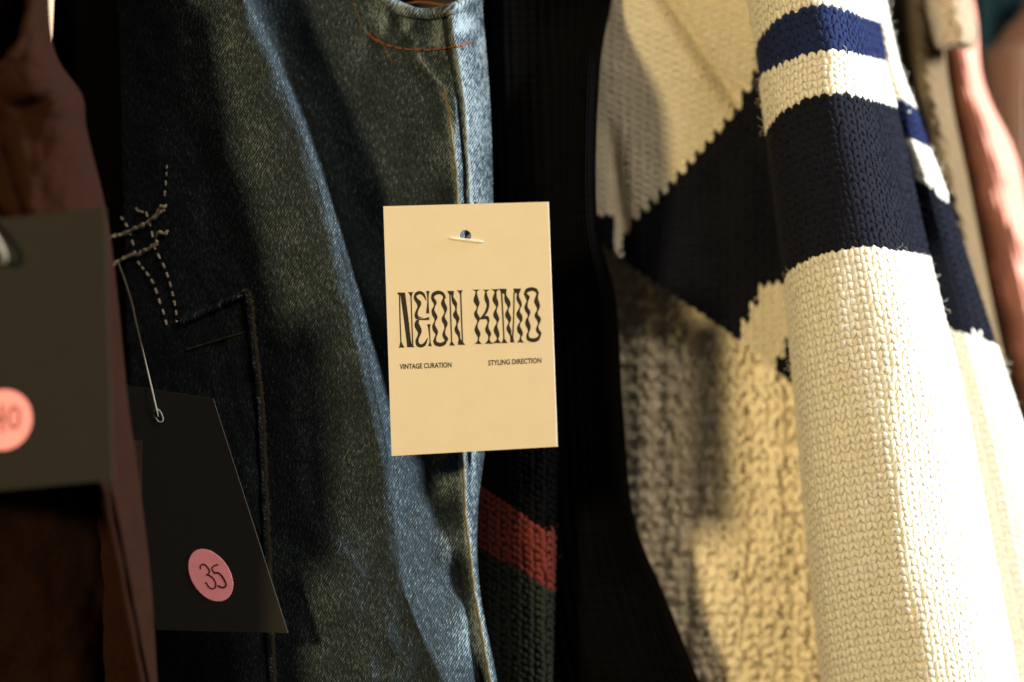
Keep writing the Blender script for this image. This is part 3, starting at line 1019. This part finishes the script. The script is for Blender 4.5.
t1 = thing('hang_tag', 'black card tag with a cropped pink sticker, hanging on the brown vest at the left', 'tag', (30, 486, -90), GRP)
T1 = Tag([(-62, 224.5, -98), (105, 207.5, -100), (113, 480, -100), (-54, 496, -98)])
c1 = T1.card('card', M['black_card'], t1, (1, 258), 1.6, edge=M['card_edge'])
s1 = sticker(T1, 'sticker', 3.5, 420, 9.4, M['sticker'], c1)
idn = lambda x, y: (x, y)
pen = [stroke([(-12, 405), (-14, 416), (-8, 420), (5, 418)], 1.3, idn), stroke([(2, 404), (2.5, 416), (2, 432)], 1.5, idn),
       stroke([(14, 406), (10, 412), (9.5, 422), (13, 428), (18, 425), (19.5, 416), (17, 408), (12, 407)], 1.4, idn)]
strip_mesh(T1, 'handwritten_number', pen, M['pen'], s1, 0.17)
cord = [(-40, 180, -92), (-24, 205, -100), (-8, 232, -106), (2, 250, -106), (4, 260, -103), (1, 262, -98)]
tubes('string', [(Wp(cr(np.array(cord, float), 40)), 0.0009)], M['grey_thread'], t1)

# ------------------------------------------------------------------ black ribbed cardigan
cd = thing('black_cardigan', 'black ribbed knit hanging between the denim and the cream sweaters', 'cardigan', (600, 770, 70))
CR = {
    -90: [(455, 75), (500, 52), (545, 60), (585, 78), (610, 82), (622, 92)],
    0:   [(455, 75), (498, 50), (540, 58), (578, 74), (600, 78), (612, 90)],
    70:  [(458, 75), (500, 50), (540, 56), (574, 46), (590, 42), (600, 58)],
    215: [(460, 80), (505, 56), (545, 60), (572, 46), (588, 42), (597, 58)],
    300: [(462, 84), (510, 70), (550, 70), (585, 58), (604, 53), (616, 70)],
    420: [(465, 90), (515, 76), (555, 70), (592, 62), (612, 57), (624, 74)],
    520: [(470, 92), (520, 82), (560, 72), (600, 66), (624, 61), (635, 78)],
    600: [(475, 92), (530, 82), (570, 72), (620, 68), (652, 64), (667, 80)],
    690: [(480, 92), (540, 80), (590, 72), (650, 62), (688, 60), (703, 78)],
    800: [(490, 92), (560, 80), (620, 72), (700, 64), (735, 62), (750, 80)],
}
cp = np.array(sorted(CR), float)
A = np.array([[(x, p, d) for x, d in CR[int(p)]] for p in cp], float)
tv = np.interp(np.linspace(-90, 800, 420), cp, np.arange(len(cp)))
CG = cr(cr(A, 300, 1), 420, 0, tv)
cu = np.linspace(0, 1, 300)[None, :]
CG[..., 2] += 1.3 * np.abs(np.sin(cu * math.pi * 20)) ** 0.7 * -1 + 0.25 * np.sin(CG[..., 1] / 1.35) + 2 * fbm(CG[..., 0] / 60, CG[..., 1] / 120, 2, 12)
cloth('body', CG, M['black_wool'], cd, 20)

# ------------------------------------------------------------------ dark jumper with a red band
rj = thing('striped_jumper', 'dark green knit with one red band, below the cream tag beside the denim', 'jumper', (520, 780, 55))
rows = []
for y0 in (360, 440, 520, 600, 690, 800):
    rows.append([(462, y0 - 20, 70), (476, y0 - 8, 62), (498, y0 + 8, 53), (524, y0 + 27, 49), (546, y0 + 43, 50), (553 - (y0 - 520) * 0.03, y0 + 48, 60)])
RG = grid(rows, 240, 80, True)


def rcol(x, y):
    t0 = y - 0.66 * (x - 485)
    return np.where((t0 > 487) & (t0 < 548), 1, np.where(t0 <= 487, 2, 0)).astype(int)


knit('body', RG, 12, 62, rcol, [M['green_wool'], M['red_wool'], M['black_wool']], rj, 0.95, 8, jitter=0.1, flat=0.6, fuzz=900)

# ------------------------------------------------------------------ cream and navy sweater: body, sleeve, under sleeve
sw_ = thing('intarsia_sweater', 'cream knit sweater with navy blocks and blue striped sleeve', 'sweater', (820, 780, 60))
YM = [M['cream_yarn'], M['navy_yarn'], M['blue_yarn']]
D7 = [106, 97, 93, 91, 90, 89, 98]
bx_ = [565, 600, 640, 690, 740, 790, 822]
tops = [-150, -137, -121, -101, -80, -58, -44]
mids = [38, 51, 69, 92, 117, 146, 165]
bots = [222, 243, 272, 306, 341, 382, 406]
rows = []
for f in (0, .5, 1):
    src = (tops, mids, bots)[int(f * 2)]
    rows.append([(x + (10 if f == 0 else 0), y, d) for x, y, d in zip(bx_, src, D7)])
SG = grid(rows, 260, 160, True)
X, Y = SG[..., 0], SG[..., 1]
fx = np.interp(Y, [-150, 0, 100, 160], [610, 668, 736, 770])
SG[..., 2] += 7 * np.exp(-((X - fx) / 11) ** 2) * np.clip((150 - Y) / 60, 0, 1) - 2 * np.exp(-((X - fx + 24) / 18) ** 2)
fx = np.interp(Y, [120, 260], [610, 628])
SG[..., 2] += 6 * np.exp(-((X - fx) / 8) ** 2) * np.clip((Y - 110) / 60, 0, 1)
SG[..., 2] += 1.5 * fbm(X / 60, Y / 70, 2, 21)


def inpoly(x, y, P):
    r = np.zeros(np.shape(x), bool)
    n = len(P)
    for i in range(n):
        (ax, ay), (bx, by) = P[i], P[(i + 1) % n]
        with np.errstate(divide='ignore', invalid='ignore'):
            c = ((ay > y) != (by > y)) & (x < (bx - ax) * (y - ay) / (by - ay + 1e-9) + ax)
        r ^= c
    return r


DIAG = [(-200, 880), (0, 806), (40, 780), (75, 757), (105, 740), (130, 721), (143, 706), (163, 690), (185, 672), (198, 660), (212, 645), (225, 630), (240, 623), (256, 617), (257, 500)]
STR = [(815, 248), (800, 262), (786, 277), (760, 290), (750, 310), (742, 332), (738, 345), (766, 368), (780, 357), (787, 342), (795, 332), (812, 322)]


def bcol(x, y):
    xd = np.interp(y, [p[0] for p in DIAG], [p[1] for p in DIAG])
    cream = (x < xd) & (y < 262) & ~((y > 214) & (x < 613))
    cream |= inpoly(x, y, STR)
    return np.where(cream, 0, 1).astype(int)


knit('body', SG, 30, 54, bcol, YM, sw_, 0.70, 30, fuzz=2500, flat=0.42)

DS = [58, 41, 31, 25, 22.5, 28, 42, 66]
B1 = [(757, 55), (761, 42), (776, 24), (798, 13), (822, 8), (845, 13), (863, 20), (880, 26)]
B2 = [(760, 84), (765, 73), (783, 64), (806, 55), (833, 50), (853, 54), (870, 58), (885, 62)]
B3 = [(767, 140), (770, 130), (783, 114), (806, 101), (836, 95), (862, 100), (880, 105), (897, 110)]
B4 = [(784, 285), (789, 270), (806, 259), (834, 250), (866, 245), (892, 248), (912, 251), (929, 255)]
B0 = [(x - 36, y - 200) for x, y in B1]
B5 = [(797, 425), (802, 408), (823, 399), (856, 391), (893, 387), (925, 389), (946, 392), (964, 396)]
B6 = [(810, 572), (816, 556), (838, 548), (876, 541), (916, 537), (952, 539), (974, 541), (992, 545)]
B7 = [(828, 745), (834, 730), (859, 722), (900, 715), (945, 711), (985, 713), (1008, 715), (1025, 719)]
B8 = [(840, 845), (846, 830), (872, 822), (915, 815), (962, 811), (1003, 813), (1026, 815), (1043, 819)]
D6 = [54, 40, 31, 25, 23, 31, 43, 62]
D7s = [56, 43, 35, 28, 23, 26, 38, 60]
rows = [[(x, y, d) for (x, y), d in zip(b, dd)] for b, dd in
        ((B0, DS), (B1, DS), (B2, DS), (B3, DS), (B4, DS), (B5, DS), (B6, D6), (B7, D7s), (B8, D7s))]
SL = cr(cr(np.array(rows, float), 200, 1), 500, 0)
# v level of every row lets the stripes follow the courses
vl = np.broadcast_to(np.linspace(0, 8, 500)[:, None], SL.shape[:2])
SL = np.concatenate([SL, vl[..., None]], 2)
SL = even(SL)
SL[..., 2] += 1.2 * fbm(SL[..., 0] / 45, SL[..., 1] / 140, 2, 31)
_slf = SL.reshape(-1, 4)[::3]


def scol_v(v):
    return np.where(v < 1, 0, np.where(v < 2, 2, np.where(v < 3, 0, np.where(v < 4, 1, 0)))).astype(int)


def row_colour(flat, fn):
    def f(x, y):
        out = np.empty(len(x))
        for a in range(0, len(x), 400):
            d = (flat[None, :, 0] - x[a:a + 400, None]) ** 2 + (flat[None, :, 1] - y[a:a + 400, None]) ** 2
            out[a:a + 400] = flat[np.argmin(d, 1), 3]
        return fn(out)
    return f


knit('sleeve', SL, 28, 126, row_colour(_slf, scol_v), YM, sw_, 0.80, 48, fuzz=6000, flat=0.21, jitter=0.085)

d5 = [104, 88, 84, 92, 116]
U = [[(850, -95), (862, -92), (866, -88), (870, -82), (862, -80)],
     [(862, 36), (880, 40), (888, 44), (895, 50), (889, 52)],
     [(880, 92), (896, 99), (907, 104), (916, 111), (910, 113)],
     [(884, 127), (900, 134), (914, 139), (928, 147), (922, 149)],
     [(898, 170), (915, 179), (931, 187), (947, 197), (941, 199)],
     [(928, 313), (946, 323), (970, 331), (994, 341), (988, 343)],
     [(955, 437), (973, 447), (1005, 455), (1034, 466), (1028, 468)],
     [(985, 590), (1002, 602), (1040, 612), (1074, 625), (1068, 627)],
     [(1015, 770), (1034, 782), (1080, 792), (1118, 805), (1112, 807)]]
rows = [[(x, y, d) for (x, y), d in zip(b, d5)] for b in U]
UG = cr(cr(np.array(rows, float), 80, 1), 420, 0)
vl = np.broadcast_to(np.linspace(0, 8, 420)[:, None], UG.shape[:2])
UG = even(np.concatenate([UG, vl[..., None]], 2))
_uf = UG.reshape(-1, 4)[::2]


def ucol(v):
    return np.where(v < 2, 0, np.where(v < 3, 2, np.where(v < 4, 0, np.where(v < 5, 1, 0)))).astype(int)


knit('under_sleeve', UG, 16, 112, row_colour(_uf, ucol), YM, sw_, 0.74, 20, fuzz=1500)

# ------------------------------------------------------------------ cable knit sweater below, out of focus


def cables(G, pitch=34.0):
    X, Y = G[..., 0], G[..., 1]
    u = X / pitch
    c = u - np.floor(u)
    ph = Y / 15.0
    rope = np.maximum(np.exp(-((c - 0.5 - 0.18 * np.sin(ph)) / 0.12) ** 2), np.exp(-((c - 0.5 + 0.18 * np.sin(ph)) / 0.12) ** 2))
    bob = 0.5 + 0.5 * np.sin(X * 0.75 + 1.3 * np.sin(Y / 21)) * np.sin(Y * 0.62 + 1.1 * np.sin(X / 17))
    G[..., 2] -= 2.4 * rope + 1.8 * bob + 0.4 * fbm(X / 18, Y / 18, 2, 41)


ar = thing('cable_knit_sweater', 'thick cream cable knit sweater below the navy block, half in shadow', 'sweater', (740, 790, 160))
rows = []
for y0, sh in ((200, 0), (340, 0), (480, 0), (600, -6), (700, -10), (820, -10)):
    rows.append([(x + sh * (1 if x > 690 else 0.3), y0, d) for x, d in
                 ((585, 150), (610, 134), (645, 118), (685, 113), (712, 114))])
AG = grid(rows, 360, 140)
cables(AG, 30)
one = lambda x, y: np.zeros(len(x), int)
knit('body', AG, 12, 46, one, [M['aran']], ar, 1.5, 30, jitter=0.09, fuzz=3000, flat=0.5)
rows = []
for y0, sh in ((200, 8), (340, 6), (480, 2), (600, -8), (700, -14), (820, -16)):
    rows.append([(x + sh * k, y0, d) for x, d, k in
                 ((690, 132, 1), (700, 113, 1), (728, 104, .8), (775, 101, .4), (815, 104, .2), (850, 116, 0), (880, 140, 0))])
AG = grid(rows, 360, 180)
cables(AG, 36)
knit('sleeve', AG, 18, 46, one, [M['aran']], ar, 1.5, 40, jitter=0.09, fuzz=4500, flat=0.5)

# ------------------------------------------------------------------ clothes further right
bg_ = thing('beige_cardigan', 'beige wool cardigan with soft vertical folds behind the striped sleeve', 'cardigan', (920, 460, 130))
BC = [(-90, [(840, 170), (866, 140), (884, 134), (893, 150), (903, 128), (918, 122), (930, 130), (942, 150)]),
      (60, [(850, 170), (878, 140), (894, 134), (903, 152), (914, 128), (926, 122), (936, 130), (946, 150)]),
      (200, [(868, 170), (905, 142), (925, 136), (936, 146), (946, 130), (956, 124), (964, 132), (972, 150)]),
      (330, [(890, 170), (935, 142), (955, 136), (966, 146), (974, 130), (982, 124), (990, 132), (998, 150)]),
      (460, [(910, 170), (965, 142), (985, 136), (996, 146), (1004, 130), (1012, 124), (1020, 132), (1028, 150)])]
A = np.array([[(x, p, d) for x, d in r] for p, r in BC], float)
G = cr(cr(A, 120, 1), 240, 0)
G[..., 2] += 1.2 * fbm(G[..., 0] / 5, G[..., 1] / 7, 2, 51) + 0.8 * np.sin(G[..., 1] / 1.9) * np.sin(G[..., 0] / 1.6)
cloth('body', G, M['beige'], bg_, 20)
BC = [(-90, [(912, 128), (920, 112), (938, 104), (952, 106), (962, 128)]),
      (0, [(922, 128), (930, 112), (948, 104), (963, 106), (972, 128)]),
      (28, [(928, 128), (936, 112), (952, 103), (968, 105), (977, 126)]),
      (42, [(933, 128), (938, 113), (953, 105), (968, 107), (977, 127)]),
      (49, [(935, 132), (940, 120), (953, 113), (967, 115), (974, 131)])]
A = np.array([[(x, p, d) for x, d in r] for p, r in BC], float)
G = cr(cr(A, 60, 1), 120, 0)
G[..., 2] += 1.0 * fbm(G[..., 0] / 5, G[..., 1] / 7, 2, 53)
cloth('cuff', G, M['beige_cuff'], bg_, 12)

pg = thing('pink_jumper', 'salmon pink knit sleeve with soft creases at the right edge', 'jumper', (1010, 520, 170))
PC = [(-60, [(925, 190), (932, 172), (944, 162), (954, 166), (962, 192)]),
      (50, [(938, 190), (944, 170), (958, 158), (970, 164), (979, 192)]),
      (100, [(946, 190), (953, 170), (970, 157), (983, 163), (992, 192)]),
      (150, [(956, 190), (963, 170), (984, 157), (1000, 163), (1011, 192)]),
      (230, [(972, 190), (980, 170), (1004, 157), (1022, 163), (1034, 192)]),
      (340, [(996, 190), (1005, 170), (1028, 157), (1048, 163), (1062, 192)]),
      (460, [(1024, 190), (1034, 170), (1058, 157), (1080, 163), (1094, 192)]),
      (560, [(1044, 190), (1054, 170), (1078, 157), (1100, 163), (1114, 192)])]
pp = np.array([p for p, _ in PC], float)
A = np.array([[(x, p, d) for x, d in r] for p, r in PC], float)
tv = np.interp(np.linspace(-60, 560, 300), pp, np.arange(len(pp)))
G = cr(cr(A, 90, 1), 300, 0, tv)
X, Y = G[..., 0], G[..., 1]
uq = np.linspace(0, 1, 90)[None, :]
G[..., 2] += 4.5 * np.sin((Y + 0.5 * X) / 11.0 + 1.5 * noise(Y / 40, X / 40, 61)) * np.clip(uq * 2 - 0.5, 0, 1) * (1 - uq ** 6) \
    + 1.6 * fbm(X / 22, Y / 26, 2, 63) + 0.9 * np.abs(np.sin(uq * math.pi * 13))
G[..., 0] += 3 * np.sin(Y / 23 + 1) * uq ** 4
cloth('sleeve', G, M['pink'], pg, 22)

tp = thing('taupe_jumper', 'taupe ribbed knit behind the pink sleeve in the upper right corner', 'jumper', (1040, 560, 230))
TC = [(-40, [(1040, 262), (1046, 246), (1060, 236), (1090, 234), (1130, 244)]),
      (10, [(1020, 262), (1028, 246), (1048, 236), (1080, 234), (1130, 244)]),
      (40, [(996, 262), (1006, 246), (1034, 236), (1072, 234), (1130, 244)]),
      (80, [(975, 262), (986, 246), (1020, 236), (1066, 234), (1130, 244)]),
      (250, [(968, 262), (984, 246), (1024, 236), (1080, 234), (1140, 244)]),
      (560, [(972, 262), (990, 246), (1040, 236), (1100, 234), (1160, 244)])]
pp = np.array([p for p, _ in TC], float)
A = np.array([[(x, p, d) for x, d in r] for p, r in TC], float)
tv = np.interp(np.linspace(-40, 560, 200), pp, np.arange(len(pp)))
G = cr(cr(A, 200, 1), 200, 0, tv)
G[..., 2] -= 1.6 * np.abs(np.sin(np.linspace(0, 1, 200)[None, :] * math.pi * 26))
cloth('body', G, M['taupe'], tp, 25)

tl = thing('teal_coat', 'dark teal cloth above the taupe knit in the upper right corner', 'coat', (1010, 420, 280))
xs = [900, 950, 985, 1010, 1040, 1090, 1160]
rows = [[(x, py, 285 + (10 if i % 2 else -8) + (25 if i in (0, 6) else 0)) for i, x in enumerate(xs)] for py in (-120, 60, 240, 420)]
G = grid(rows, 80, 90)
G[..., 2] += 4 * fbm(G[..., 0] / 30, G[..., 1] / 70, 2, 71)
cloth('body', G, M['teal'], tl, 30)
